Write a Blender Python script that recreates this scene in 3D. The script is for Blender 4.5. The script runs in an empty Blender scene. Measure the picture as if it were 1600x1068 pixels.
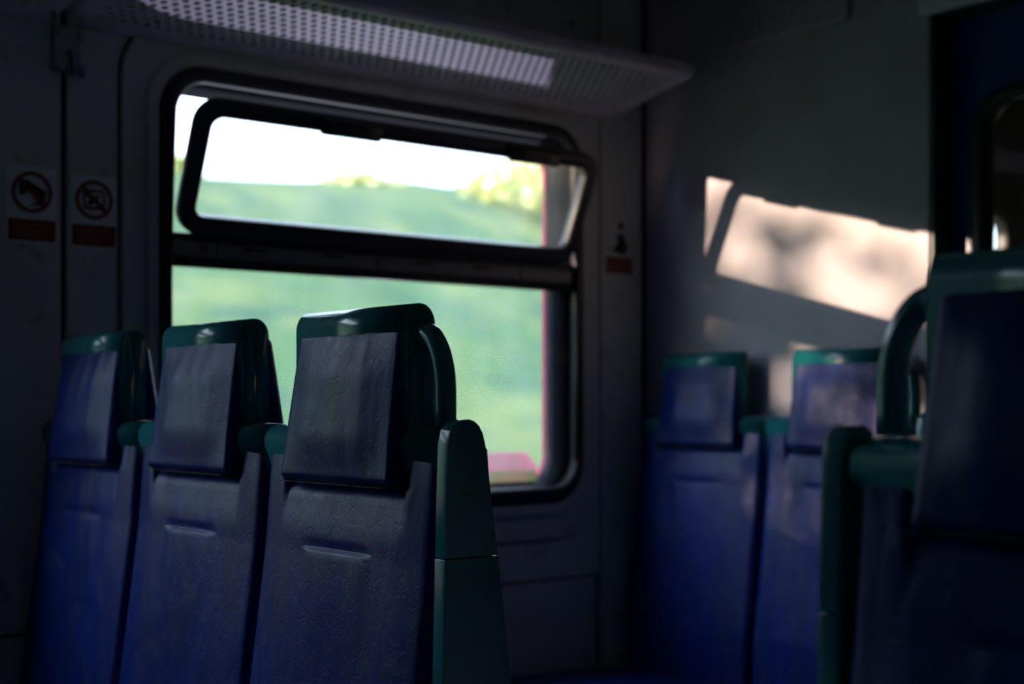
import bpy, bmesh, math, random
from mathutils import Vector, Matrix
random.seed(7)
R = math.radians
scn = bpy.context.scene
col = scn.collection

# ------------------------------------------------------------------ camera
YAW = 39.3                      # degrees between the view axis and the cross-car axis
cam_d = bpy.data.cameras.new('camera')
cam = bpy.data.objects.new('camera', cam_d); col.objects.link(cam)
cam.location = (0, 0, 1.15)
cam.rotation_euler = (R(90), 0, R(-YAW))
cam_d.sensor_width = 36.0
cam_d.lens = 2222 / 1600 * 36.0
cam_d.shift_y = 96 / 1600
cam_d.clip_start = 0.02; cam_d.clip_end = 400
cam_d.dof.use_dof = True
cam_d.dof.focus_distance = 1.86
cam_d.dof.aperture_fstop = 3.1
scn.camera = cam

# ------------------------------------------------------------------ sky, sun, exposure
world = bpy.data.worlds.new('sky'); scn.world = world
world.use_nodes = True
wn = world.node_tree.nodes; wl = world.node_tree.links
bg = wn['Background']
bg.inputs['Color'].default_value = (0.62, 0.77, 1.0, 1)
bg.inputs['Strength'].default_value = 5.0

SUN_DIR = Vector((1.0, -0.65, -0.175)).normalized()
sun_d = bpy.data.lights.new('sun', 'SUN'); sun_d.energy = 11.5; sun_d.angle = R(0.6)
sun_d.color = (1.0, 0.71, 0.52)
sun = bpy.data.objects.new('sun', sun_d); col.objects.link(sun)
sun.rotation_euler = SUN_DIR.to_track_quat('-Z', 'Y').to_euler()
sun.location = (-14, 12, 6)

vs = scn.view_settings
vs.view_transform = 'Standard'; vs.look = 'None'
vs.gamma = 1.0; vs.use_curve_mapping = False; vs.exposure = 0.12
scn.cycles.use_denoising = True
scn.cycles.denoising_input_passes = 'RGB_ALBEDO_NORMAL'
scn.cycles.denoising_prefilter = 'ACCURATE'
scn.cycles.max_bounces = 10
scn.cycles.sample_clamp_indirect = 4.0
scn.cycles.diffuse_bounces = 5
scn.cycles.transparent_max_bounces = 16

# ------------------------------------------------------------------ materials
M = {}
def mat(name, color=(.5, .5, .5), rough=.5, metal=0.0, spec=.5, coat=0.0,
        noise=None, bump=None, noise2=None, coat_rough=.1):
    """noise=(scale, detail, colour2, lo, hi)  bump=(scale, strength, distance)"""
    m = bpy.data.materials.new(name); m.use_nodes = True
    nt = m.node_tree; n = nt.nodes; l = nt.links
    b = n['Principled BSDF']
    b.inputs['Base Color'].default_value = (*color, 1)
    b.inputs['Roughness'].default_value = rough
    b.inputs['Metallic'].default_value = metal
    b.inputs['Specular IOR Level'].default_value = spec
    b.inputs['Coat Weight'].default_value = coat
    b.inputs['Coat Roughness'].default_value = coat_rough
    tc = n.new('ShaderNodeTexCoord')
    src = tc.outputs['Object']
    last = None
    for k, nz in enumerate((noise, noise2)):
        if not nz: continue
        t = n.new('ShaderNodeTexNoise'); t.inputs['Scale'].default_value = nz[0]; t.inputs['Detail'].default_value = nz[1]
        mp = n.new('ShaderNodeMapping')
        if len(nz) > 5: mp.inputs['Scale'].default_value = nz[5]
        mp.inputs['Location'].default_value = (3.1 * k, 1.7 * k, .3)
        l.new(src, mp.inputs['Vector']); l.new(mp.outputs[0], t.inputs['Vector'])
        r = n.new('ShaderNodeMapRange'); r.inputs[1].default_value = nz[3]; r.inputs[2].default_value = nz[4]
        l.new(t.outputs['Fac'], r.inputs[0])
        mx = n.new('ShaderNodeMix'); mx.data_type = 'RGBA'
        l.new(r.outputs[0], mx.inputs[0])
        if last: l.new(last, mx.inputs[6])
        else: mx.inputs[6].default_value = (*color, 1)
        mx.inputs[7].default_value = (*nz[2], 1)
        last = mx.outputs[2]
    if last: l.new(last, b.inputs['Base Color'])
    if bump:
        t = n.new('ShaderNodeTexNoise'); t.inputs['Scale'].default_value = bump[0]; t.inputs['Detail'].default_value = 5
        l.new(src, t.inputs['Vector'])
        bp = n.new('ShaderNodeBump'); bp.inputs['Strength'].default_value = bump[1]; bp.inputs['Distance'].default_value = bump[2]
        l.new(t.outputs['Fac'], bp.inputs['Height']); l.new(bp.outputs[0], b.inputs['Normal'])
    M[name] = m
    return m

mat('wall_paint', (.58, .59, .60), .5, noise=(3.0, 6, (.50, .50, .48), .45, .7), noise2=(22, 6, (.28, .25, .2), .62, .8))
mat('surround', (.52, .52, .52), .45, noise=(6, 6, (.40, .36, .31), .5, .8))
mat('partition', (.45, .42, .50), .45, noise=(5, 8, (.39, .355, .39), .45, .7), bump=(260, .15, .002))
mat('joint', (.02, .02, .02), .8)
mat('rubber', (.012, .012, .014), .38, noise=(30, 4, (.03, .028, .025), .5, .7))
mat('frame_metal', (.045, .047, .060), .45, spec=.3, noise=(25, 6, (.05, .035, .025), .6, .75))
mat('rail_metal', (.16, .165, .18), .42, noise=(18, 6, (.10, .06, .03), .58, .72))
mat('rack_paint', (.54, .50, .63), .5, noise=(12, 5, (.45, .41, .52), .5, .7))
mat('steel', (.30, .32, .36), .4, metal=.6)
mat('green_plastic', (.014, .20, .235), .24, spec=.5, coat=.3, coat_rough=.08, noise=(9, 5, (.010, .15, .18), .45, .7))
mat('screw', (.2, .2, .2), .4, metal=.8)
mat('door_blue', (.014, .055, .25), .35, noise=(4, 4, (.010, .040, .18), .4, .7))
mat('jamb', (.012, .045, .042), .5)
mat('header', (.6, .62, .68), .5)
mat('sticker_white', (.74, .77, .84), .5)
mat('sticker_red', (.22, .018, .016), .5)
mat('sticker_black', (.006, .006, .007), .5)
mat('sticker_text', (.28, .12, .12), .5)
mat('exterior_red', (.62, .07, .15), .5, noise=(20, 4, (.45, .14, .12), .5, .7))
mat('exterior_rust', (.62, .36, .18), .6, noise=(24, 4, (.35, .4, .15), .45, .65))
mat('reveal', (.024, .024, .038), .75, spec=.15, noise=(15, 5, (.09, .06, .04), .6, .8))
mat('floor_vinyl', (.05, .055, .06), .5, noise=(120, 3, (.09, .09, .09), .5, .7))
mat('ceiling_paint', (.30, .30, .30), .6, noise=(4, 3, (.26, .26, .25), .4, .7))
mat('soil', (.12, .14, .06), .9, noise=(.6, 6, (.16, .12, .07), .4, .6))
mat('grass', (.046, .108, .026), .9, noise=(.55, 8, (.125, .155, .042), .45, .62), noise2=(1.6, 8, (.026, .080, .032), .46, .68))
mat('leaf', (.06, .14, .035), .7, noise=(2, 5, (.11, .17, .05), .4, .65))
mat('leaf_backlit', (.62, .58, .20), .7, noise=(2, 5, (.46, .50, .18), .4, .65))  # backlit glow along the crest is put into this pale leaf colour
mat('bark', (.10, .065, .04), .9, noise=(14, 5, (.05, .035, .025), .4, .6))
mat('roof_tile', (.42, .17, .08), .8, noise=(3, 4, (.34, .15, .08), .4, .7))
mat('house_wall', (.55, .50, .42), .8, noise=(2, 4, (.5, .44, .36), .4, .7))
mat('dark_glass', (.02, .025, .03), .1)

def leather(name, base, worn):
    m = bpy.data.materials.new(name); m.use_nodes = True
    nt = m.node_tree; n = nt.nodes; l = nt.links
    b = n['Principled BSDF']
    tc = n.new('ShaderNodeTexCoord'); oi = n.new('ShaderNodeObjectInfo')
    mul = n.new('ShaderNodeMath'); mul.operation = 'MULTIPLY'; mul.inputs[1].default_value = 9.0
    l.new(oi.outputs['Random'], mul.inputs[0])
    add = n.new('ShaderNodeVectorMath'); add.operation = 'ADD'
    l.new(tc.outputs['Object'], add.inputs[0]); l.new(mul.outputs[0], add.inputs[1])
    big = n.new('ShaderNodeTexNoise'); big.inputs['Scale'].default_value = 7; big.inputs['Detail'].default_value = 7; big.inputs['Roughness'].default_value = .65
    mp = n.new('ShaderNodeMapping'); mp.inputs['Scale'].default_value = (1, 1.6, .55)
    l.new(add.outputs[0], mp.inputs[0]); l.new(mp.outputs[0], big.inputs['Vector'])
    mr = n.new('ShaderNodeMapRange'); mr.inputs[1].default_value = .42; mr.inputs[2].default_value = .72
    l.new(big.outputs['Fac'], mr.inputs[0])
    mx = n.new('ShaderNodeMix'); mx.data_type = 'RGBA'
    mx.inputs[6].default_value = (*base, 1); mx.inputs[7].default_value = (*worn, 1)
    l.new(mr.outputs[0], mx.inputs[0])
    # thin pale scuffs
    sc = n.new('ShaderNodeTexNoise'); sc.inputs['Scale'].default_value = 28; sc.inputs['Detail'].default_value = 9; sc.inputs['Roughness'].default_value = .72
    l.new(add.outputs[0], sc.inputs['Vector'])
    r2 = n.new('ShaderNodeMapRange'); r2.inputs[1].default_value = .54; r2.inputs[2].default_value = .78; r2.inputs[4].default_value = .95
    l.new(sc.outputs['Fac'], r2.inputs[0])
    mx2 = n.new('ShaderNodeMix'); mx2.data_type = 'RGBA'; mx2.inputs[7].default_value = (.065, .075, .12, 1)
    l.new(r2.outputs[0], mx2.inputs[0]); l.new(mx.outputs[2], mx2.inputs[6])
    l.new(mx2.outputs[2], b.inputs['Base Color'])
    rr = n.new('ShaderNodeMapRange'); rr.inputs[3].default_value = .22; rr.inputs[4].default_value = .58
    l.new(sc.outputs['Fac'], rr.inputs[0]); l.new(rr.outputs[0], b.inputs['Roughness'])
    b.inputs['Specular IOR Level'].default_value = .26
    # grain, creases, soft dents
    vo = n.new('ShaderNodeTexVoronoi'); vo.feature = 'DISTANCE_TO_EDGE'; vo.inputs['Scale'].default_value = 420
    l.new(add.outputs[0], vo.inputs['Vector'])
    b1 = n.new('ShaderNodeBump'); b1.inputs['Strength'].default_value = .3; b1.inputs['Distance'].default_value = .0007
    l.new(vo.outputs['Distance'], b1.inputs['Height'])
    v2 = n.new('ShaderNodeTexNoise'); v2.inputs['Scale'].default_value = 20; v2.inputs['Detail'].default_value = 6; v2.inputs['Roughness'].default_value = .6
    l.new(add.outputs[0], v2.inputs['Vector'])
    ab = n.new('ShaderNodeMath'); ab.operation = 'SUBTRACT'; ab.inputs[1].default_value = .5; l.new(v2.outputs['Fac'], ab.inputs[0])
    ab2 = n.new('ShaderNodeMath'); ab2.operation = 'ABSOLUTE'; l.new(ab.outputs[0], ab2.inputs[0])
    cr = n.new('ShaderNodeMapRange'); cr.inputs[1].default_value = 0; cr.inputs[2].default_value = .035
    l.new(ab2.outputs[0], cr.inputs[0])
    b2 = n.new('ShaderNodeBump'); b2.inputs['Strength'].default_value = .18; b2.inputs['Distance'].default_value = .0012
    l.new(cr.outputs[0], b2.inputs['Height']); l.new(b1.outputs[0], b2.inputs['Normal'])
    sn = n.new('ShaderNodeTexNoise'); sn.inputs['Scale'].default_value = 9; sn.inputs['Detail'].default_value = 3
    l.new(mp.outputs[0], sn.inputs['Vector'])
    b3 = n.new('ShaderNodeBump'); b3.inputs['Strength'].default_value = .35; b3.inputs['Distance'].default_value = .012
    l.new(sn.outputs['Fac'], b3.inputs['Height']); l.new(b2.outputs[0], b3.inputs['Normal'])
    l.new(b3.outputs[0], b.inputs['Normal'])
    M[name] = m
leather('blue_leather', (.0025, .020, .195), (.012, .025, .105))
leather('dark_leather', (.004, .007, .035), (.010, .014, .045))

def glass(name, dust=.05, dirt_scale=8):
    m = bpy.data.materials.new(name); m.use_nodes = True
    nt = m.node_tree; n = nt.nodes; l = nt.links
    for x in list(n): n.remove(x)
    out = n.new('ShaderNodeOutputMaterial')
    tr = n.new('ShaderNodeBsdfTransparent'); tr.inputs[0].default_value = (.96, .98, .965, 1)
    gl = n.new('ShaderNodeBsdfGlossy'); gl.inputs['Roughness'].default_value = 0.0
    lw = n.new('ShaderNodeLayerWeight'); lw.inputs['Blend'].default_value = .5
    pw = n.new('ShaderNodeMath'); pw.operation = 'POWER'; pw.inputs[1].default_value = 5; l.new(lw.outputs['Facing'], pw.inputs[0])
    fr = n.new('ShaderNodeMath'); fr.operation = 'MULTIPLY_ADD'; fr.inputs[1].default_value = .9; fr.inputs[2].default_value = .04; l.new(pw.outputs[0], fr.inputs[0])
    m1 = n.new('ShaderNodeMixShader'); l.new(fr.outputs[0], m1.inputs[0]); l.new(tr.outputs[0], m1.inputs[1]); l.new(gl.outputs[0], m1.inputs[2])
    df = n.new('ShaderNodeBsdfTranslucent'); df.inputs[0].default_value = (.75, .8, .72, 1)
    tc = n.new('ShaderNodeTexCoord')
    nz = n.new('ShaderNodeTexNoise'); nz.inputs['Scale'].default_value = dirt_scale; nz.inputs['Detail'].default_value = 8
    mp = n.new('ShaderNodeMapping'); mp.inputs['Scale'].default_value = (1.6, 1, .5)
    l.new(tc.outputs['Object'], mp.inputs[0]); l.new(mp.outputs[0], nz.inputs['Vector'])
    mr = n.new('ShaderNodeMapRange'); mr.inputs[1].default_value = .35; mr.inputs[2].default_value = .75
    mr.inputs[3].default_value = dust * .5; mr.inputs[4].default_value = dust * 2
    l.new(nz.outputs['Fac'], mr.inputs[0])
    m2 = n.new('ShaderNodeMixShader'); l.new(mr.outputs[0], m2.inputs[0]); l.new(m1.outputs[0], m2.inputs[1]); l.new(df.outputs[0], m2.inputs[2])
    l.new(m2.outputs[0], out.inputs[0])
    M[name] = m
glass('window_glass', .03)
glass('clean_glass', .01)

# ------------------------------------------------------------------ helpers
def new_obj(name, verts, faces, m, parent=None, smooth=False, loc=None):
    me = bpy.data.meshes.new(name); me.from_pydata([tuple(v) for v in verts], [], faces); me.update()
    bm = bmesh.new(); bm.from_mesh(me); bmesh.ops.recalc_face_normals(bm, faces=bm.faces); bm.to_mesh(me); bm.free()
    return link(name, me, m, parent, smooth, loc)
def link(name, me, m, parent=None, smooth=False, loc=None):
    me.materials.clear(); me.materials.append(M[m])
    if smooth:
        for p in me.polygons: p.use_smooth = True
    o = bpy.data.objects.new(name, me); col.objects.link(o)
    if loc is not None: o.location = loc
    if parent is not None:
        o.parent = parent
        if not parent.get('_local'):
            o.matrix_parent_inverse = parent.matrix_basis.inverted()
    return o
def tag(o, label=None, cat=None, group=None, kind=None):
    if label: o['label'] = label
    if cat: o['category'] = cat
    if group: o['group'] = group
    if kind: o['kind'] = kind
    return o
def thing(name, label, cat, loc=(0, 0, 0), rotz=0, group=None, local=False):
    o = bpy.data.objects.new(name, None); col.objects.link(o)
    o.location = loc; o.rotation_euler = (0, 0, rotz); o.empty_display_size = .05
    if local: o['_local'] = 1
    return tag(o, label, cat, group)
def bevel_me(verts, faces, bev, seg=2, name='m'):
    bm = bmesh.new(); vv = [bm.verts.new(v) for v in verts]
    for f in faces: bm.faces.new([vv[i] for i in f])
    bmesh.ops.recalc_face_normals(bm, faces=bm.faces)
    if bev > 0:
        es = [e for e in bm.edges if len(e.link_faces) == 2 and e.calc_face_angle() > R(28)]
        bmesh.ops.bevel(bm, geom=es, offset=bev, segments=seg, affect='EDGES', profile=.5, clamp_overlap=True)
    me = bpy.data.meshes.new(name); bm.to_mesh(me); bm.free(); return me
BOXF = [(0, 1, 2, 3), (4, 7, 6, 5), (0, 4, 5, 1), (1, 5, 6, 2), (2, 6, 7, 3), (3, 7, 4, 0)]
def boxv(x0, x1, y0, y1, z0, z1):
    return [(x0, y0, z0), (x1, y0, z0), (x1, y1, z0), (x0, y1, z0), (x0, y0, z1), (x1, y0, z1), (x1, y1, z1), (x0, y1, z1)]
def box(name, x0, x1, y0, y1, z0, z1, m, parent=None, bev=0.0, seg=2):
    me = bevel_me(boxv(x0, x1, y0, y1, z0, z1), BOXF, bev, seg, name)
    return link(name, me, m, parent, bev > 0.004)
def prism(name, prof, a0, a1, axis, m, parent=None, bev=0.0, seg=2, smooth=False):
    """closed 2-D profile extruded along axis. axis 'y': prof=(x,z); 'x': prof=(y,z); 'z': prof=(x,y)"""
    n = len(prof); vs_ = []
    for a in (a0, a1):
        for p, q in prof:
            vs_.append({'y': (p, a, q), 'x': (a, p, q), 'z': (p, q, a)}[axis])
    fs = [tuple(range(n)), tuple(range(2 * n - 1, n - 1, -1))] + [(i, (i + 1) % n, n + (i + 1) % n, n + i) for i in range(n)]
    me = bevel_me(vs_, fs, bev, seg, name)
    return link(name, me, m, parent, smooth)
def rr(u0, u1, v0, v1, r, n=8):
    pts = []
    for cu, cv, a0 in ((u1 - r, v1 - r, 0), (u0 + r, v1 - r, 90), (u0 + r, v0 + r, 180), (u1 - r, v0 + r, 270)):
        for k in range(n + 1):
            a = R(a0 + 90 * k / n); pts.append((cu + r * math.cos(a), cv + r * math.sin(a)))
    return pts
def ring_geo(outer, inner, y0, y1):
    n = len(outer); vs_ = []
    for y in (y0, y1):
        vs_ += [(u, y, v) for u, v in outer]; vs_ += [(u, y, v) for u, v in inner]
    fs = []
    for i in range(n):
        j = (i + 1) % n
        fs += [(i, j, n + j, n + i), (2 * n + i, 3 * n + i, 3 * n + j, 2 * n + j), (i, 2 * n + i, 2 * n + j, j), (n + i, n + j, 3 * n + j, 3 * n + i)]
    return vs_, fs
def ring(name, outer, inner, y0, y1, m, parent=None, bev=0, seg=2, smooth=False):
    v, f = ring_geo(outer, inner, y0, y1)
    return link(name, bevel_me(v, f, bev, seg, name), m, parent, smooth)
def tube(name, path, rad, m, parent=None, closed=False, n=10, flat=(1, 1), up=(0, 0, 1)):
    path = [Vector(p) for p in path]; N = len(path); vs_ = []; fs = []
    for i, p in enumerate(path):
        t = (path[(i + 1) % N] - path[i - 1]) if closed else (path[min(i + 1, N - 1)] - path[max(i - 1, 0)])
        t.normalize(); a = t.cross(Vector(up))
        if a.length < 1e-4: a = t.cross(Vector((1, 0, 0)))
        a.normalize(); b = a.cross(t)
        for k in range(n):
            q = 2 * math.pi * k / n
            vs_.append(p + a * math.cos(q) * rad * flat[0] + b * math.sin(q) * rad * flat[1])
    for i in range(N if closed else N - 1):
        j = (i + 1) % N
        for k in range(n):
            k2 = (k + 1) % n
            fs.append((i * n + k, i * n + k2, j * n + k2, j * n + k))
    if not closed:
        fs.append(tuple(range(n))); fs.append(tuple((N - 1) * n + k for k in range(n)))
    return new_obj(name, vs_, fs, m, parent, True)
def disc_y(name, cx, cz, r, y0, y1, m, parent=None, n=20):
    return prism(name, [(cx + r * math.cos(2 * math.pi * k / n), cz + r * math.sin(2 * math.pi * k / n)) for k in range(n)], y0, y1, 'y', m, parent)

# ------------------------------------------------------------------ the carriage shell
W = 2.69          # inner face of the window wall
P = 2.667         # face of the end partition
OW = -0.20        # opposite wall
PITCH = 1.58
XB = -4.6         # closed rear end of the modelled carriage
XE = 5.2          # far end of the vestibule
CEIL = 2.34
T = 0.05          # wall thickness / reveal
OX0, OX1, OZ0, OZ1 = 1.295, 2.392, 0.940, 1.812      # window opening

def wall_bay(x0, x1, hole, z0=0.0, z1=CEIL, n=8, rad=.075):
    o = [(x1, z1)] * (n + 1) + [(x0, z1)] * (n + 1) + [(x0, z0)] * (n + 1) + [(x1, z0)] * (n + 1)
    return ring_geo([(x1, z1)] * 0 + o, rr(*hole, rad, n), W + .012, W + T)
vv, ff = [], []
def addgeo(g):
    v, f = g; k = len(vv); vv.extend(v); ff.extend([tuple(i + k for i in q) for q in f])
b0 = 1.065
addgeo((boxv(XB, b0 - PITCH, W + .012, W + T, 0, CEIL), BOXF))
addgeo(wall_bay(b0 - PITCH, b0, (OX0 - .080 - PITCH, OX1 + .008 - PITCH, OZ0, OZ1)))
addgeo(wall_bay(b0, P + .06, (OX0 - .080, OX1 + .008, OZ0, OZ1)))
addgeo(wall_bay(P + .06, XE, (3.66, 4.40, .95, 1.80)))
me = bpy.data.meshes.new('wall_left'); me.from_pydata(vv, [], ff); me.update()
bm = bmesh.new(); bm.from_mesh(me); bmesh.ops.remove_doubles(bm, verts=bm.verts, dist=1e-5)
bmesh.ops.dissolve_degenerate(bm, dist=1e-5, edges=bm.edges); bmesh.ops.recalc_face_normals(bm, faces=bm.faces); bm.to_mesh(me); bm.free()
wall_left = tag(link('wall_left', me, 'joint'), 'long side wall of the carriage holding the tilting window', kind='structure')

# proud wall panels, each its own piece with dark recessed joints between
def panel(x0, x1, z0, z1, m='wall_paint', rad=.006, y=W):
    return prism('panel', rr(x0, x1, z0, z1, rad, 3), y, W + .0125, 'y', m, wall_left, .002, 1)
SX0, SX1, SZ0, SZ1 = 1.193, 2.468, .812, 1.93
for k, dx in enumerate((0, -PITCH)):
    # moulded surround: outer ring and a second, raised inner ring
    s = ring('window_surround', rr(SX0 + dx, SX1 + dx, SZ0, SZ1, .125, 10), rr(1.243 + dx, 2.430 + dx, .872, 1.868, .115, 10), W - .008, W + .0125, 'surround', wall_left, .003, 2, False)
    ring('surround_lip', rr(1.2425 + dx, 2.4305 + dx, .8715, 1.8685, .115, 10), rr(1.268 + dx, 2.416 + dx, .902, 1.842, .10, 10), W - .020, W + .0125, 'surround', s, .005, 2, True)
    # pillar panels either side of the joint
    def pil(x0, x1, z0, z1, m='wall_paint'):
        prism('panel', rr(x0, x1, z0, z1, .004, 2), W, W + .0125, 'y', m, wall_left, .002, 1)
    # corner fillers around the rounded surround are one sheet with a rounded cut-out
    ring('panel', rr(b0 + dx + .018, (P - .175 if k == 0 else b0 + dx + PITCH + .006), .712, 2.06, .004, 10), rr(SX0 - .006 + dx, SX1 + .006 + dx, SZ0 - .006, SZ1 + .006, .130, 10), W, W + .0125, 'wall_paint', wall_left, .002, 1)
    pil(b0 + dx + .018, (P - .185 if k == 0 else b0 + dx + PITCH + .006), .30, .706)
    pil(b0 + dx + .018, (P - .175 if k == 0 else b0 + dx + PITCH + .006), 2.066, CEIL)
pil(XB, b0 - PITCH + .006, .05, CEIL)
pil(P - .168, P - .022, .05, 2.06)
pil(P - .168, P - .022, 2.066, CEIL)
for (sx, sz) in ((2.396, 2.111), (1.75, 2.111), (1.2, 2.111)):
    disc_y('screw_head', sx, sz, .007, W - .004, W + .001, 'screw', wall_left, 12)

# floor, ceiling, other walls
tag(box('floor', XB, XE, OW - .1, W + T, -.06, 0, 'floor_vinyl'), 'dark speckled vinyl carriage floor', kind='structure')
tag(box('ceiling', XB, XE, OW - .1, W + T, CEIL, CEIL + .06, 'ceiling_paint'), 'plain pale carriage ceiling', kind='structure')
tag(box('wall_right', XB, XE, OW - .1, OW, 0, CEIL, 'wall_paint'), 'plain opposite side wall behind the viewer', kind='structure')
tag(box('wall_back', XB - .06, XB, OW - .1, W + T, 0, CEIL, 'wall_paint'), 'plain rear cross wall of the carriage', kind='structure')
tag(box('wall_far', XE, XE + .06, OW - .1, W + T, 0, CEIL, 'wall_paint'), 'plain far wall of the vestibule', kind='structure')

DY0, DY1, DZ = .69, 1.822, 2.005      # door opening in the partition
PT = .055
prof = [(W + .012, 0), (W + .012, CEIL), (OW, CEIL), (OW, 0), (DY0, 0), (DY0, DZ), (DY1, DZ), (DY1, 0)]
wall_end = tag(prism('wall_end', prof, P, P + PT, 'x', 'partition', None, .003, 1), 'pale leatherette end partition catching the window sunlight', kind='structure')
# raised locker panel at the top of the partition
prism('locker_panel', rr(2.032, W - .02, 2.03, CEIL - .002, .012, 4), P - .014, P + .001, 'x', 'partition', wall_end, .005, 2)

# ------------------------------------------------------------------ door in the partition
trim = tag(prism('trim_1', [(DY1 + .008, 0), (DY1 + .008, DZ + .008), (DY0 - .008, DZ + .008), (DY0 - .008, 0), (DY0 + .012, 0), (DY0 + .012, DZ - .012), (DY1 - .010, DZ - .012), (DY1 - .010, 0)], P + .004, P + PT + .03, 'x', 'jamb', None, .002, 1), 'dark green door jamb around the blue door', kind='structure')
tag(box('trim_2', P - .028, P + .0, DY0 - .05, DY1 + .012, DZ - .012, DZ + .05, 'header', None, .006), 'pale header strip above the blue door', kind='structure')
DX = P + .066
door = tag(bpy.data.objects.new('door_1', None), 'blue sliding door with a rounded black-edged window', kind='structure')
col.objects.link(door); door.location = (DX, (DY0 + DY1) / 2, 0)
def rotring(name, outer, inner, x0, x1, m, parent, bev=0, seg=1, smooth=False):
    v, f = ring_geo(outer, inner, x0, x1)
    v = [(b_, a_, c_) for a_, b_, c_ in v]
    return link(name, bevel_me(v, f, bev, seg, name), m, parent, smooth)
wy0, wy1, wz0, wz1 = DY0 + .075, 1.757, .80, 1.828
rotring('door_leaf', rr(DY0 - .03, DY1 + .03, 0, DZ + .03, .001, 8), rr(wy0, wy1, wz0, wz1, .09, 8), DX, DX + .035, 'door_blue', door, .001)
rotring('window_seal', rr(wy0 - .001, wy1 + .001, wz0 - .001, wz1 + .001, .09, 8), rr(wy0 + .028, wy1 - .028, wz0 + .028, wz1 - .028, .07, 8), DX - .008, DX + .04, 'rubber', door, .005, 2, True)
prism('pane', rr(wy0 + .02, wy1 - .02, wz0 + .02, wz1 - .02, .08, 8), DX + .014, DX + .020, 'x', 'clean_glass', door)

# vestibule window
win3 = tag(bpy.data.objects.new('window_3', None), 'small bright rounded window of the vestibule beyond the door', kind='structure')
col.objects.link(win3); win3.location = (4.13, W, .95)
ring('seal', rr(3.65, 4.41, .94, 1.81, .085, 8), rr(3.675, 4.385, .965, 1.785, .07, 8), W - .005, W + .04, 'rubber', win3, .004, 2, True)
prism('pane', rr(3.67, 4.39, .96, 1.79, .07, 8), W + .030, W + .035, 'y', 'clean_glass', win3)

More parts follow.
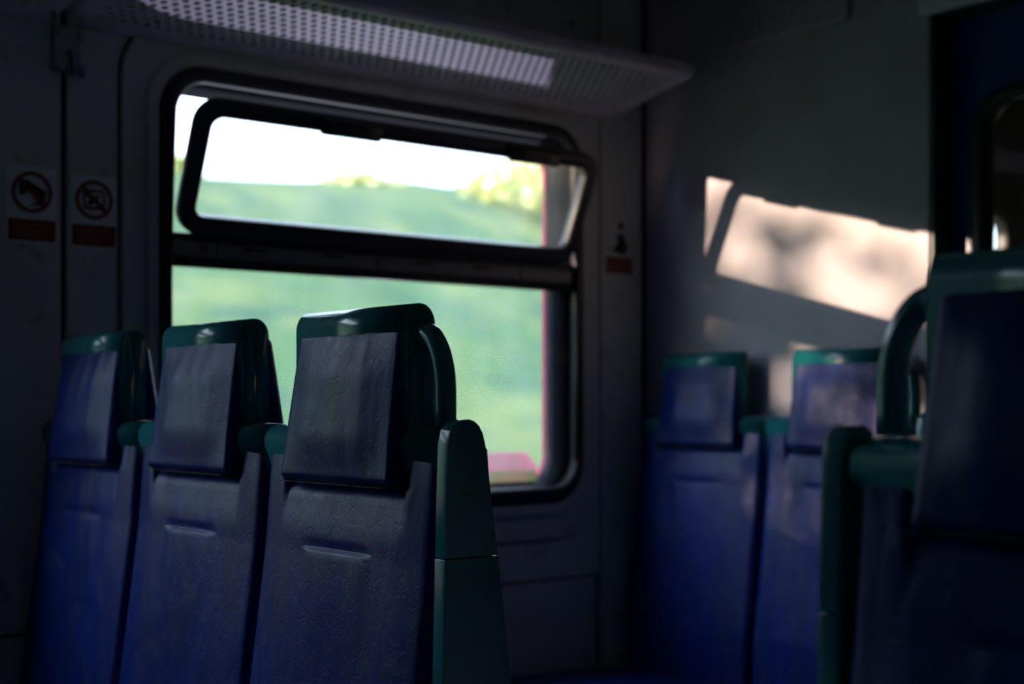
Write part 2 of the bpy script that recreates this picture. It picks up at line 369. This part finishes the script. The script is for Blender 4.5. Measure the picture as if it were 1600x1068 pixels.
# ------------------------------------------------------------------ the windows
def window(name, dx, label):
    w = tag(bpy.data.objects.new(name, None), label, kind='structure')
    col.objects.link(w); w.location = ((OX0 + OX1) / 2 + dx, W, OZ0)
    def lp(x0, x1, z0, z1, r, y, n=10): return [(u, y, v) for u, v in rr(x0 + dx, x1 + dx, z0, z1, r, n)]
    # rubber gasket with a metal bead
    ring('gasket', rr(OX0 - .028 + dx, OX1 + .026 + dx, OZ0 - .036, OZ1 + .031, .10, 10), rr(OX0 + dx, OX1 + dx, OZ0, OZ1, .075, 10), W - .026, W + .006, 'rubber', w, .007, 3, True)
    tube('frame_bead', lp(OX0 - .006, OX1 + .006, OZ0 - .008, OZ1 + .008, .08, W - .022), .013, 'frame_metal', w, True, 10)
    # reveal through the wall, red-painted outer rim
    ia = rr(OX0 + dx, OX1 + dx, OZ0, OZ1, .075, 10); ib = rr(OX0 - .070 + dx, OX1 - .047 + dx, OZ0 + .010, OZ1 - .022, .072, 10)
    oa = rr(OX0 - .012 + dx, OX1 + .007 + dx, OZ0 - .006, OZ1 + .006, .08, 10); ob = rr(OX0 - .078 + dx, OX1 + .006 + dx, OZ0 - .001, OZ1 + .001, .08, 10)
    v, f = ring_geo(oa, ia, W + .004, W + .036); n_ = len(ia)
    v = v[:2 * n_] + [(u, W + .036, z) for u, z in ob] + [(u, W + .036, z) for u, z in ib]
    new_obj('reveal', v, f, 'reveal', w, True)
    ring('outer_rim', rr(OX0 - .10 + dx, OX1 + .02 + dx, OZ0 - .03, OZ1 + .03, .10, 10), rr(OX0 - .074 + dx, OX1 - .049 + dx, OZ0 + .012, OZ1 - .018, .072, 10), W + .040, W + T + .006, 'exterior_red', w, .003, 1, True)
    # outer sill rising to a red lip, rusty drip channel in front of it
    prism('outer_sill', [(W + .0535, .976), (W + .112, 1.026), (W + .124, 1.026), (W + .124, .93), (W + .0535, .93)], OX0 - .03 + dx, OX1 - .051 + dx, 'x', 'exterior_red', w, .001, 1)
    prism('drip_channel', [(W + .0325, .955), (W + .0525, .984), (W + .0525, .953), (W + .0395, .953)], OX0 + .03 + dx, OX1 - .075 + dx, 'x', 'exterior_rust', w)
    # crossbar
    bar = box('crossbar', OX0 + dx, OX1 + dx, W - .004, W + .030, 1.436, 1.502, 'frame_metal', w, .006)
    box('crossbar_face', OX0 + .002 + dx, OX1 - .002 + dx, W - .012, W - .0038, 1.451, 1.483, 'rail_metal', bar, .003)
    for sx in (1.40, 1.80, 2.22): box('rail_joint', sx - .002 + dx, sx + .002 + dx, W - .0126, W - .0117, 1.452, 1.482, 'joint', bar)
    for sx in (1.49, 1.68, 1.93, 2.10): box('drain_slot', sx - .028 + dx, sx + .028 + dx, W - .0128, W - .0117, 1.471, 1.477, 'joint', bar)
    tube('crossbar_seal', [(OX0 + .004 + dx, W - .004, 1.438), (OX1 - .004 + dx, W - .004, 1.438)], .008, 'rubber', bar)
    prism('pane', rr(OX0 - .012 + dx, OX1 - .030 + dx, OZ0 + .03, 1.437, .03, 6), W + .026, W + .030, 'y', 'window_glass', w)
    # tilted hopper sash hinged on the crossbar
    TILT = R(24)
    hz, hy = 1.500, W - .004
    Mx = Matrix.Translation((dx, hy, hz)) @ Matrix.Rotation(TILT, 4, 'X')
    def place(o):
        o.data.transform(Mx); return o
    sx0, sx1, sh = 1.303, 2.384, .285
    fr = place(ring('sash_frame', rr(sx0, sx1, 0, sh, .055, 8), rr(sx0 + .028, sx1 - .028, .034, sh - .030, .03, 8), -.013, .015, 'frame_metal', w, .005, 2, True))
    place(ring('sash_seal', rr(sx0 + .024, sx1 - .024, .030, sh - .026, .032, 8), rr(sx0 + .034, sx1 - .034, .040, sh - .036, .025, 8), -.016, .018, 'rubber', fr, .003, 1, True))
    place(prism('sash_pane', rr(sx0 + .03, sx1 - .03, .036, sh - .032, .028, 6), -.002, .003, 'y', 'window_glass', fr))
    for hx in (1.655, 2.165):
        h = place(box('catch', hx - .075, hx + .075, -.030, -.012, sh - .040, sh - .004, 'rubber', fr, .006))
        place(box('catch_tab', hx - .045, hx + .045, -.036, -.029, sh - .036, sh - .018, 'frame_metal', fr, .003))
    return w
window('window_1', 0, 'train window with its upper sash tilted open into the carriage')
window('window_2', -PITCH, 'neighbouring train window just outside the left edge')

# ------------------------------------------------------------------ luggage racks
def make_rack(x0, x1, label):
    t = thing('luggage_rack', label, 'luggage rack', ((x0 + x1) / 2, W, 1.885), group='perforated luggage racks over the windows')
    yb, zb, yf, zf = W - .035, 1.900, 2.432, 1.946
    slope = (zf - zb) / (yf - yb)
    # perforated sheet: brick-laid cells with an octagonal hole each
    px_, py_ = .0235, .0195
    m_ = .035
    ux0, ux1 = x0 + m_, x1 - m_
    nx = int((ux1 - ux0) / px_); px_ = (ux1 - ux0) / nx
    rows = int((yb - yf) / py_); py_ = (yb - yf) / rows
    v = []; f = []; idx = {}
    def V(x, y):
        k = (round(x, 5), round(y, 5))
        if k not in idx: idx[k] = len(v); v.append((x, y, zb + (y - yb) * slope))
        return idx[k]
    for r_ in range(rows):
        ya = yf + r_ * py_; yc = ya + py_ / 2
        off = (r_ % 2) * px_ / 2
        n_ = nx if not off else nx - 1
        if off:
            for a, b_ in ((ux0, ux0 + off), (ux1 - off, ux1)): f.append((V(a, ya), V(b_, ya), V(b_, ya + py_), V(a, ya + py_)))
        for c_ in range(n_):
            xa = ux0 + off + c_ * px_; xc = xa + px_ / 2; xb_ = xa + px_
            out = [V(xb_, yc), V(xb_, ya + py_), V(xc, ya + py_), V(xa, ya + py_), V(xa, yc), V(xa, ya), V(xc, ya), V(xb_, ya)]
            hole = []
            for k in range(8):
                a = math.pi / 4 * k
                hx, hy_ = xc + .0078 * math.cos(a), yc + .0078 * math.sin(a)
                v.append((hx, hy_, zb + (hy_ - yb) * slope)); hole.append(len(v) - 1)
            for k in range(8):
                k2 = (k + 1) % 8
                f.append((out[k], out[k2], hole[k2], hole[k]))
    sh = new_obj('perforated_sheet', v, f, 'rack_paint', t)
    md = sh.modifiers.new('thickness', 'SOLIDIFY'); md.thickness = .002; md.offset = 0
    # solid end strips, curved back strip, folded front rim
    for a, b_ in ((x0, ux0 + .001), (ux1 - .001, x1)):
        prism('end_strip', [(yb, zb - .001), (yb, zb + .0015), (yf, zf + .0015), (yf, zf - .001)], a, b_, 'x', 'rack_paint', t)
    bp = [(W - .001, 1.884), (W - .012, 1.8865), (W - .024, 1.8915), (yb, zb - .0012), (yb, zb + .002), (W - .026, 1.896), (W - .013, 1.891), (W - .001, 1.889)]
    prism('back_strip', bp, x0 + .02, x1 - .02, 'x', 'rack_paint', t)
    rim = [(yf + .002, zf - .0012), (yf - .016, zf), (yf - .026, zf + .008), (yf - .028, zf + .030), (yf - .022, zf + .034), (yf - .014, zf + .030), (yf - .016, zf + .012), (yf - .008, zf + .006), (yf + .002, zf + .004)]
    prism('front_rim', rim, x0 - .004, x1 + .004, 'x', 'rack_paint', t, .0015, 1)
    for xx in (x0, x1):
        sgn = 1 if xx == x1 else -1
        pr = [(W - .001, 1.886), (W - .03, 1.897), (yf - .018, zf - .002), (yf - .026, zf + .012), (yf - .018, zf + .016), (W - .03, 1.916), (W - .001, 1.908)]
        prism('end_rail', pr, xx - .003, xx + .003, 'x', 'rack_paint', t, .001, 1)
    return t
make_rack(1.085, 2.540, 'long pale perforated metal luggage rack above the tilted window')
make_rack(1.085 - PITCH, 1.055, 'luggage rack ending at the top left corner above the bracket')

# bracket hanging at the joint between the racks
br = thing('rack_bracket', 'small notched metal bracket hanging on the wall joint, top left', 'bracket', (1.083, W, 1.79))
pl = [(1.051, 1.792), (1.051, 1.882), (1.112, 1.882), (1.112, 1.858), (1.104, 1.85), (1.104, 1.812), (1.114, 1.808), (1.114, 1.788), (1.088, 1.788), (1.088, 1.826), (1.084, 1.834), (1.076, 1.834), (1.072, 1.826), (1.076, 1.82), (1.076, 1.792)]
prism('plate', pl, W - .016, W + .002, 'y', 'steel', br, .002, 1)
for (qx, qz) in ((1.063, 1.802), (1.104, 1.799), (1.104, 1.868), (1.063, 1.868)):
    disc_y('bolt_head', qx, qz, .0075, W - .023, W - .0155, 'steel', br, 10)

# ------------------------------------------------------------------ stickers
def sticker(name, label, x0, x1, z0, zt, zm, icon):
    cx = (x0 + x1) / 2; t = thing(name, label, 'sticker', (cx, W, z0), group='warning stickers on the window wall')
    w2 = (x1 - x0) / 2
    prism('backing', rr(x0 - .003, x1 + .003, z0 - .004, zt, .004, 3), W - .0012, W + .001, 'y', 'sticker_white' if icon != 'triangle' else 'wall_paint', t)
    tp = box('text_plate', x0, x1, W - .0022, W - .0011, z0, zm, 'sticker_red', t)
    for k in range(3):
        zz = zm - (zm - z0) * (k + 1) / 4
        box('text_line', x0 + .008, x1 - (.010 if k < 2 else .03), W - .0028, W - .0021, zz - .0018, zz + .0018, 'sticker_text', tp)
    cz = (zm + zt) / 2 + .001; r = min(w2 * .86, (zt - zm) / 2 - .003)
    if icon == 'triangle':
        ic = prism('pictogram', [(cx - .017, zm + .012), (cx + .02, zm + .008), (cx + .03, zm + .03), (cx + .015, zm + .058), (cx + .002, zm + .064), (cx - .008, zm + .05), (cx - .004, zm + .036), (cx - .02, zm + .022)], W - .003, W - .0011, 'y', 'sticker_black', t)
        disc_y('pictogram_head', cx + .006, zm + .082, .0095, W - .003, W - .0011, 'sticker_black', t, 14)
        return
    def circ(rad, n=28): return [(cx + rad * math.cos(2 * math.pi * k / n), cz + rad * math.sin(2 * math.pi * k / n)) for k in range(n)]
    ring('prohibition_ring', circ(r), circ(r * .82), W - .0036, W - .0011, 'sticker_red', t)
    q = r * .64; hw = r * .085
    prism('prohibition_bar', [(cx - q - hw, cz + q - hw), (cx - q + hw, cz + q + hw), (cx + q + hw, cz - q + hw), (cx + q - hw, cz - q - hw)], W - .0044, W - .0031, 'y', 'sticker_red', t)
    if icon == 'window':
        a = prism('pictogram', [(cx - .66 * r, cz + .42 * r), (cx - .3 * r, cz + .60 * r), (cx + .72 * r, cz + .08 * r), (cx + .60 * r, cz - .42 * r), (cx + .1 * r, cz - .2 * r), (cx - .12 * r, cz + .12 * r), (cx - .36 * r, cz - .12 * r), (cx - .62 * r, cz - .18 * r)], W - .0030, W - .0011, 'y', 'sticker_black', t)
        prism('pictogram', [(cx - .2 * r, cz - .70 * r), (cx + .55 * r, cz - .52 * r), (cx + .62 * r, cz - .36 * r), (cx + .2 * r, cz - .46 * r)], W - .0030, W - .0011, 'y', 'sticker_black', t)
    else:
        ring('pictogram', rr(cx - .56 * r, cx + .56 * r, cz - .5 * r, cz + .5 * r, .1 * r, 4), rr(cx - .47 * r, cx + .47 * r, cz - .36 * r, cz + .40 * r, .06 * r, 4), W - .0030, W - .0011, 'sticker_black', t)
        prism('pictogram', [(cx - .4 * r, cz - .2 * r), (cx - .15 * r, cz + .1 * r), (cx + .1 * r, cz + .2 * r), (cx + .4 * r, cz + .3 * r), (cx + .12 * r, cz + .0 * r), (cx + .3 * r, cz - .25 * r), (cx, cz - .12 * r), (cx - .2 * r, cz - .3 * r)], W - .0030, W - .0011, 'y', 'sticker_black', t)
sticker('warning_sticker', 'round red prohibition sticker with red text plate, nearest the left edge', .967, 1.059, 1.461, 1.604, 1.502, 'window')
sticker('warning_sticker', 'round red prohibition sticker between wall joint and window surround', 1.092, 1.182, 1.459, 1.598, 1.501, 'square')
sticker('warning_sticker', 'black pictogram above a red text plate, right of the window', 2.514, 2.608, 1.488, 1.632, 1.530, 'triangle')

# ------------------------------------------------------------------ seats
# local frame: x = 0 is the middle of the back-to-back shell, front towards -x, y across, z up
def xfront(z):
    """front plane of the backrest as it reclines"""
    pts = [(.44, -.088), (.60, -.083), (.75, -.061), (.95, -.035), (1.10, -.023)]
    if z <= pts[0][0]: return pts[0][1]
    for (a, xa), (b_, xb_) in zip(pts, pts[1:]):
        if z <= b_: return xa + (xb_ - xa) * (z - a) / (b_ - a)
    return pts[-1][1]
def smooth01(t): t = max(0, min(1, t)); return t * t * (3 - 2 * t)
BW = .2065   # half width of the backrest pad
def backrest_mesh():
    # front outline with notch for the headrest: u in [-BW,BW], z in [.44,1.103]
    nu = 56; zs = [.44 + .66 * k / 88 for k in range(89)]
    zs = sorted(set([round(z, 4) for z in zs] + [.9535, .9565, 1.041, 1.044]))
    us = [-BW + 2 * BW * k / nu for k in range(nu + 1)]
    hw = .1405
    us = sorted(set([round(u, 5) for u in us] + [-hw, hw, -hw + .002, hw - .002]))
    def inside(u0, u1, z0, z1):
        uc, zc = (u0 + u1) / 2, (z0 + z1) / 2
        return not (abs(uc) < hw - .0005 and zc > 1.0405)
    vs_, fs, ix = [], [], {}
    def depth(u, z):
        # distance to outline for the rolled edge
        de = min(BW - abs(u), 1.1005 - z)
        if z > 1.041: de = min(de, abs(abs(u) - (hw - .001)) + .0)
        elif abs(u) < hw: de = min(de, 1.041 - z)
        else: de = min(de, math.hypot(abs(u) - hw, 1.041 - z) + .004)
        e = .016
        roll = 0 if de >= e else (e - math.sqrt(max(0, e * e - (e - max(de, 0)) ** 2)))
        pad = .006 * smooth01((BW - abs(u)) / .08) * smooth01(((1.1005 if abs(u) > hw else 1.041) - z) / .07)
        # seam: the lower lumbar pad stands proud below a short horizontal slit
        s = smooth01((.088 - abs(u)) / .03)
        lum = (.0030 * s * smooth01((z - .78) / .17) if z < .955 else 0)
        slit = .0035 * s * math.exp(-((z - .9575) / .0035) ** 2)
        valley = .004 * math.exp(-(u / .1) ** 2) * smooth01((.95 - z) / .3)
        return xfront(z) - pad - lum + slit + valley + roll
    def V(u, z, back=False):
        k = (u, z, back)
        if k not in ix:
            ix[k] = len(vs_)
            vs_.append((depth(u, z) if not back else min(xfront(z) + .022, -.004), u, z))
        return ix[k]
    edge = {}
    for i in range(len(us) - 1):
        for j in range(len(zs) - 1):
            if not inside(us[i], us[i + 1], zs[j], zs[j + 1]): continue
            q = [(us[i], zs[j]), (us[i + 1], zs[j]), (us[i + 1], zs[j + 1]), (us[i], zs[j + 1])]
            fs.append(tuple(V(*p) for p in q))
            for a in range(4):
                e_ = (q[a], q[(a + 1) % 4])
                if (e_[1], e_[0]) in edge: del edge[(e_[1], e_[0])]
                else: edge[e_] = 1
    for (a, b_) in edge: fs.append((V(*b_), V(*a), V(*a, True), V(*b_, True)))
    me = bpy.data.meshes.new('backrest'); me.from_pydata(vs_, [], fs); me.update()
    for p in me.polygons: p.use_smooth = True
    return me
def headrest_mesh():
    nu, nz = 40, 40; z0, z1 = 1.046, 1.2485
    vs_, fs = [], []
    for j in range(nz + 1):
        t = j / nz; z = z0 + (z1 - z0) * t; w = .1365 + (.1255 - .1365) * t
        for i in range(nu + 1):
            u = -w + 2 * w * i / nu
            de = min(w - abs(u), z - z0, z1 - z)
            e = .009; roll = 0 if de >= e else (e - math.sqrt(max(0, e * e - (e - de) ** 2)))
            pad = .011 * smooth01((w - abs(u)) / .08) * smooth01((z - z0) / .07) * smooth01((z1 - z) / .07)
            fold = .0005 * math.sin(u * 130 + 1.2 * math.sin(z * 40)) * smooth01((t - .45) / .5) * math.exp(-((u + .01) / .07) ** 2)
            xf = -.050 + .028 * t
            vs_.append((xf - pad + roll + fold, u, z))
    n = nu + 1
    for j in range(nz):
        for i in range(nu): fs.append((j * n + i, j * n + i + 1, (j + 1) * n + i + 1, (j + 1) * n + i))
    loop = [i for i in range(n)] + [j * n + nu for j in range(1, nz + 1)] + [nz * n + i for i in range(nu - 1, -1, -1)] + [j * n for j in range(nz - 1, 0, -1)]
    b_ = len(vs_)
    for k in loop: vs_.append((-.012, vs_[k][1] * .985, vs_[k][2]))
    L = len(loop)
    for k in range(L): fs.append((loop[(k + 1) % L], loop[k], b_ + k, b_ + (k + 1) % L))
    fs.append(tuple(b_ + k for k in range(L)))
    me = bpy.data.meshes.new('headrest_cushion'); me.from_pydata(vs_, [], fs); me.update()
    bm = bmesh.new(); bm.from_mesh(me); bmesh.ops.recalc_face_normals(bm, faces=bm.faces); bm.to_mesh(me); bm.free()
    for p in me.polygons: p.use_smooth = True
    return me
def shell_mesh(half):
    """green moulded shell: headrest tower on a shoulder bar; half of the back-to-back pair (front half)"""
    # tower profile in x-z (front to mid-plane), extruded in y with rounded ends
    bm = bmesh.new()
    def add(verts, faces, bev, seg):
        b2 = bmesh.new(); vv_ = [b2.verts.new(p) for p in verts]
        for f_ in faces: b2.faces.new([vv_[i] for i in f_])
        bmesh.ops.recalc_face_normals(b2, faces=b2.faces)
        es = [e for e in b2.edges if e.calc_face_angle() > R(25) and not all(abs(v_.co.x) < 1e-6 for v_ in e.verts)]
        if bev: bmesh.ops.bevel(b2, geom=es, offset=bev, segments=seg, affect='EDGES', clamp_overlap=True)
        m_ = bpy.data.meshes.new('t'); b2.to_mesh(m_); b2.free(); bm.from_mesh(m_); bpy.data.meshes.remove(m_)
    def pr(prof, y0, y1, bev, seg):
        n = len(prof); v_ = [(x, y0, z) for x, z in prof] + [(x, y1, z) for x, z in prof]
        f_ = [tuple(range(n)), tuple(range(2 * n - 1, n - 1, -1))] + [(i, (i + 1) % n, n + (i + 1) % n, n + i) for i in range(n)]
        add(v_, f_, bev, seg)
    top = 1.277
    arc = [(-.023 * math.cos(R(a)), top - .026 + .026 * math.sin(R(a))) for a in range(0, 91, 10)]
    tower = [(0.0, 1.04), (-.023, 1.04)] + arc
    pr(tower, -.137, .137, .006, 3)
    sb = 1.121
    arc2 = [(-.030 * math.cos(R(a)), sb - .022 + .022 * math.sin(R(a))) for a in range(0, 91, 15)]
    pr([(0.0, .46), (-.014, .46), (-.014, 1.02), (-.018, 1.06), (-.030, 1.09)] + arc2, -half, half, .004, 2)
    me = bpy.data.meshes.new('shell'); bm.to_mesh(me); bm.free()
    for p in me.polygons: p.use_smooth = True
    return me
def seat_cushion_mesh():
    prof = [(-.10, .40), (-.56, .40), (-.575, .415), (-.575, .455), (-.555, .485), (-.50, .495), (-.30, .488), (-.14, .478), (-.10, .478)]
    n = len(prof); v_ = [(x, -BW, z) for x, z in prof] + [(x, BW, z) for x, z in prof]
    f_ = [tuple(range(n)), tuple(range(2 * n - 1, n - 1, -1))] + [(i, (i + 1) % n, n + (i + 1) % n, n + i) for i in range(n)]
    me = bevel_me(v_, f_, .012, 3, 'seat_cushion')
    for p in me.polygons: p.use_smooth = True
    return me
def base_mesh():
    me = bevel_me(boxv(-.50, -.03, -.17, .17, .0, .40), BOXF, .01, 2, 'base'); return me
def stitch_mesh():
    v, f = [], []
    for k in range(46):
        u = -.128 + .256 * k / 45
        b_ = len(v); v += boxv(-.0555, -.0500, u - .0017, u + .0017, 1.0440, 1.0449); f += [tuple(i + b_ for i in q) for q in BOXF]
    me = bpy.data.meshes.new('stitching'); me.from_pydata(v, [], f); me.update(); me.materials.append(M['thread']); return me
mat('thread', (.10, .11, .15), .7)
ME = dict(stitch=stitch_mesh(), backrest=backrest_mesh(), headrest=headrest_mesh(), shell=shell_mesh(.2110), seat=seat_cushion_mesh(), base=base_mesh())
stitch_me = None
def side_panel_parts(t, sgn):
    """green end panel on the aisle side; sgn = +1 puts it on local +y"""
    def pr(name, prof, bev):
        y0, y1 = .214, .236
        a, b_ = (y0, y1) if sgn > 0 else (-y1, -y0)
        return prism(name, prof, a, b_, 'y', 'green_plastic', t, bev, 3, True)
    up = [(-.036, .9645), (-.035, 1.02), (-.032, 1.10), (-.028, 1.118), (-.020, 1.127), (-.010, 1.1305), (.000, 1.131), (.008, 1.1285), (.015, 1.123), (.0205, 1.114), (.0245, 1.101), (.027, 1.085), (.044, .9645)]
    lo = [(-.28, .06), (-.28, .30), (-.09, .42), (-.052, .60), (-.041, .80), (-.0365, .9635), (.0445, .9635), (.066, .80), (.095, .50), (.10, .06)]
    pr('side_panel', up, .0012); pr('side_panel', lo, .0012)
    # grab handle: from the shell top, out and down to the shoulder
    pts = []
    for k in range(13):
        a = R(90 * k / 12)
        pts.append((.002, sgn * (.1385 + .046 * math.sin(a)), 1.165 + .075 * math.cos(a)))
    pts += [(.002, sgn * .1845, 1.14), (.002, sgn * .1845, 1.1225)]
    tube('grab_handle', pts, .0135, 'green_plastic', t, False, 12, (1.0, 1.0), (1, 0, 0))
    tube('handle_socket', [(.002, sgn * .1390, 1.2392), (.002, sgn * .1445, 1.2392)], .0165, 'green_plastic', t, False, 14, (1, 1), (1, 0, 0))
def make_seat(X, Y, face, label, group, aisle=0, mat_='blue_leather'):
    """face=-1 looks towards -x, +1 towards +x ; aisle=+1/-1 end panel on world +y/-y"""
    t = thing('train_seat', label, 'seat', (X, Y, 0), 0 if face < 0 else math.pi, group, local=True)
    link('shell', ME['shell'].copy() if False else ME['shell'], 'green_plastic', t)
    for nm, key, mt in (('backrest', 'backrest', mat_), ('headrest_cushion', 'headrest', mat_), ('seat_cushion', 'seat', mat_), ('base', 'base', 'rubber')):
        o = bpy.data.objects.new(nm, ME[key]); col.objects.link(o); o.parent = t
        if face > 0: o.location.x = {'headrest': -.012, 'backrest': -.033, 'seat': -.033}.get(key, 0)
        if not ME[key].materials: ME[key].materials.append(M[mt])
    if face < 0:
        so = bpy.data.objects.new('stitching', ME['stitch']); col.objects.link(so); so.parent = t
    if aisle: side_panel_parts(t, aisle * (1 if face < 0 else -1))
    return t
NX, FX = 1.048, 2.628
YS = (1.597, 2.020, 2.445)
G1, G2, G3, G4 = 'seats of the near row beside the window', 'rear-facing seats behind the near row', 'seats against the end partition', 'seats across the aisle'
aisle_seat = make_seat(NX, YS[0], -1, 'sharp dark blue leather aisle seat with green side panel and handle', G1, -1)
mat('scratch', (.30, .36, .36), .6)
tube('scratch', [(-.012 + .034 * k / 6, -.2362, 1.046 - .004 * (k / 6) ** 2 - .009 * k / 6) for k in range(7)], .0005, 'scratch', aisle_seat, n=5)
make_seat(NX, YS[1], -1, 'dark blue leather seat in the middle of the near row', G1)
make_seat(NX, YS[2], -1, 'blue leather seat next to the wall, far left', G1)
make_seat(NX + .002, YS[0], 1, 'dark back seat edge behind the green aisle side panel', G2)
make_seat(NX + .002, YS[1], 1, 'thin dark back seat edge behind the middle near seat', G2)
make_seat(NX + .002, YS[2], 1, 'back seat hidden behind the far left seat', G2)
make_seat(FX, YS[2], -1, 'bright blue seat in the corner by window wall and partition', G3)
make_seat(FX, YS[1], -1, 'sunlit purple-blue seat against the partition beside the door', G3, -1)
make_seat(NX, .570, -1, 'large blurred dark seat with green handle at right edge', G4, 1)
make_seat(NX, .145, -1, 'dark seat by the opposite wall, just past the right edge', G4)

# ------------------------------------------------------------------ outside
# embankment: a grassy cutting slope running along the track
def bank():
    vs_, fs = [], []
    xs = [-60 + 2.0 * k for k in range(71)]
    prof = [(2.9, -1.2), (4.5, -1.25), (5.5, -1.0), (7, -.2), (8.5, .7), (10, 1.5), (12, 2.6), (14, 3.57), (17, 4.3), (22, 4.65), (40, 4.85), (120, 5.6)]
    for x in xs:
        for (y, z) in prof:
            w = .18 * math.sin(x * .7 + y) + .14 * math.sin(x * 1.9 + 2 * y)
            vs_.append((x, y, z + (w if y > 5 else 0)))
    n = len(prof)
    for i in range(len(xs) - 1):
        for j in range(n - 1): fs.append((i * n + j, i * n + j + 1, (i + 1) * n + j + 1, (i + 1) * n + j))
    return new_obj('embankment', vs_, fs, 'grass', None, True)
tag(bank(), 'blurred green grassy embankment outside the window', kind='structure')

def leafball(cx, cy, cz, rx, ry, rz, n, size, rng):
    v, f = [], []
    for _ in range(n):
        while True:
            p = Vector((rng.uniform(-1, 1), rng.uniform(-1, 1), rng.uniform(-1, 1)))
            if .25 < p.length < 1: break
        c_ = Vector((cx + p.x * rx, cy + p.y * ry, cz + p.z * rz))
        a = Vector((rng.gauss(0, 1), rng.gauss(0, 1), rng.gauss(0, 1))).normalized()
        b_ = a.cross(Vector((rng.gauss(0, 1), rng.gauss(0, 1), rng.gauss(0, 1)))).normalized()
        s_ = size * rng.uniform(.7, 1.3); k = len(v)
        v += [c_ - a * s_, c_ + b_ * s_ * .5, c_ + a * s_, c_ - b_ * s_ * .5]; f.append((k, k + 1, k + 2, k + 3))
    return v, f
def tree(name, label, x, y, z, h, rx, rz, m='leaf', n=1500, size=.16, group=None):
    rng = random.Random(int((x * 31 + y * 17) * 100))
    t = thing(name, label, 'tree' if 'tree' in name else 'shrub', (x, y, z), group=group)
    v, f = leafball(x, y, z + h - rz, rx, rx, rz, n, size, rng)
    cr = new_obj('foliage', v, f, m, t); cr['kind'] = 'stuff'
    tube('trunk', [(x, y, z - .2), (x + .05, y, z + (h - rz) * .5), (x, y + .05, z + h - rz)], .04 + .02 * h, 'bark', t, n=8)
    return t
def ground(y):
    pr = [(2.9, -1.2), (5.5, -1.0), (7, -.2), (8.5, .7), (10, 1.5), (12, 2.6), (14, 3.57), (17, 4.3), (22, 4.65), (40, 4.85)]
    for (a, za), (b_, zb_) in zip(pr, pr[1:]):
        if y <= b_: return za + (zb_ - za) * (y - a) / (b_ - a)
    return 4.6
G5 = 'shrubs on the embankment crest'
for k, (sx_, sy_, hh, rx_, lab) in enumerate((
        (12.4, 14.4, .95, 1.3, 'largest yellow-green shrub on the crest, right half of the tilted sash'),
        (15.2, 14.7, .95, 1.4, 'yellow-green shrub on the crest at the right end of the sash'),
        (10.4, 15.8, .36, .7, 'low yellow shrub on the crest near the middle of the sash'),
        (7.6, 16.0, .30, .5, 'low yellow shrub on the crest at the left end of the sash'))):
    tree('shrub', lab, sx_, sy_, ground(sy_) - .22, hh, rx_, hh * .55, 'leaf_backlit', int(700 * rx_), .11, G5)
tree('shrub', 'loose leafy shrub beside the track, half veiling the low sun', -7.2, 9.4, ground(9.4), 2.36, 1.3, .9, 'leaf', 1500, .09)
tree('sun_block_tree', 'unseen slender sapling added to keep the low sun off the corner seat', -3.5, 6.5, ground(6.5), 2.95, .26, .36, 'leaf', 520, .05)  # added out of view; its crown shades the far corner seat
# trees added out of view further back along the track: they keep the low sun off the neighbouring windows
G6 = 'unseen trees added to block the low sun'
for k in range(3):
    tree('tree', ('unseen dense tree added to block the sun, nearest the open window', 'unseen dense tree added to block the sun, between the other two trees', 'unseen dense tree added to block the sun, furthest from the window')[k], -11.75 - 3.3 * k, 9.4, ground(9.4), 4.2, 1.35, 1.9, 'leaf', 5200, .22, G6)

# lamp added outside, standing in for a sun reflection of unknown source under the rack
gl_d = bpy.data.lights.new('rack_glint_fill', 'SPOT'); gl_d.energy = 230; gl_d.color = (.80, .73, 1.0); gl_d.shadow_soft_size = .05
gl_d.spot_size = R(42); gl_d.spot_blend = .2
glo = bpy.data.objects.new('rack_glint_fill', gl_d); col.objects.link(glo)
glo.location = (3.65, 4.55, -1.1)
glo.rotation_euler = (Vector((1.85, 2.72, 1.82)) - Vector(glo.location)).to_track_quat('-Z', 'Y').to_euler()
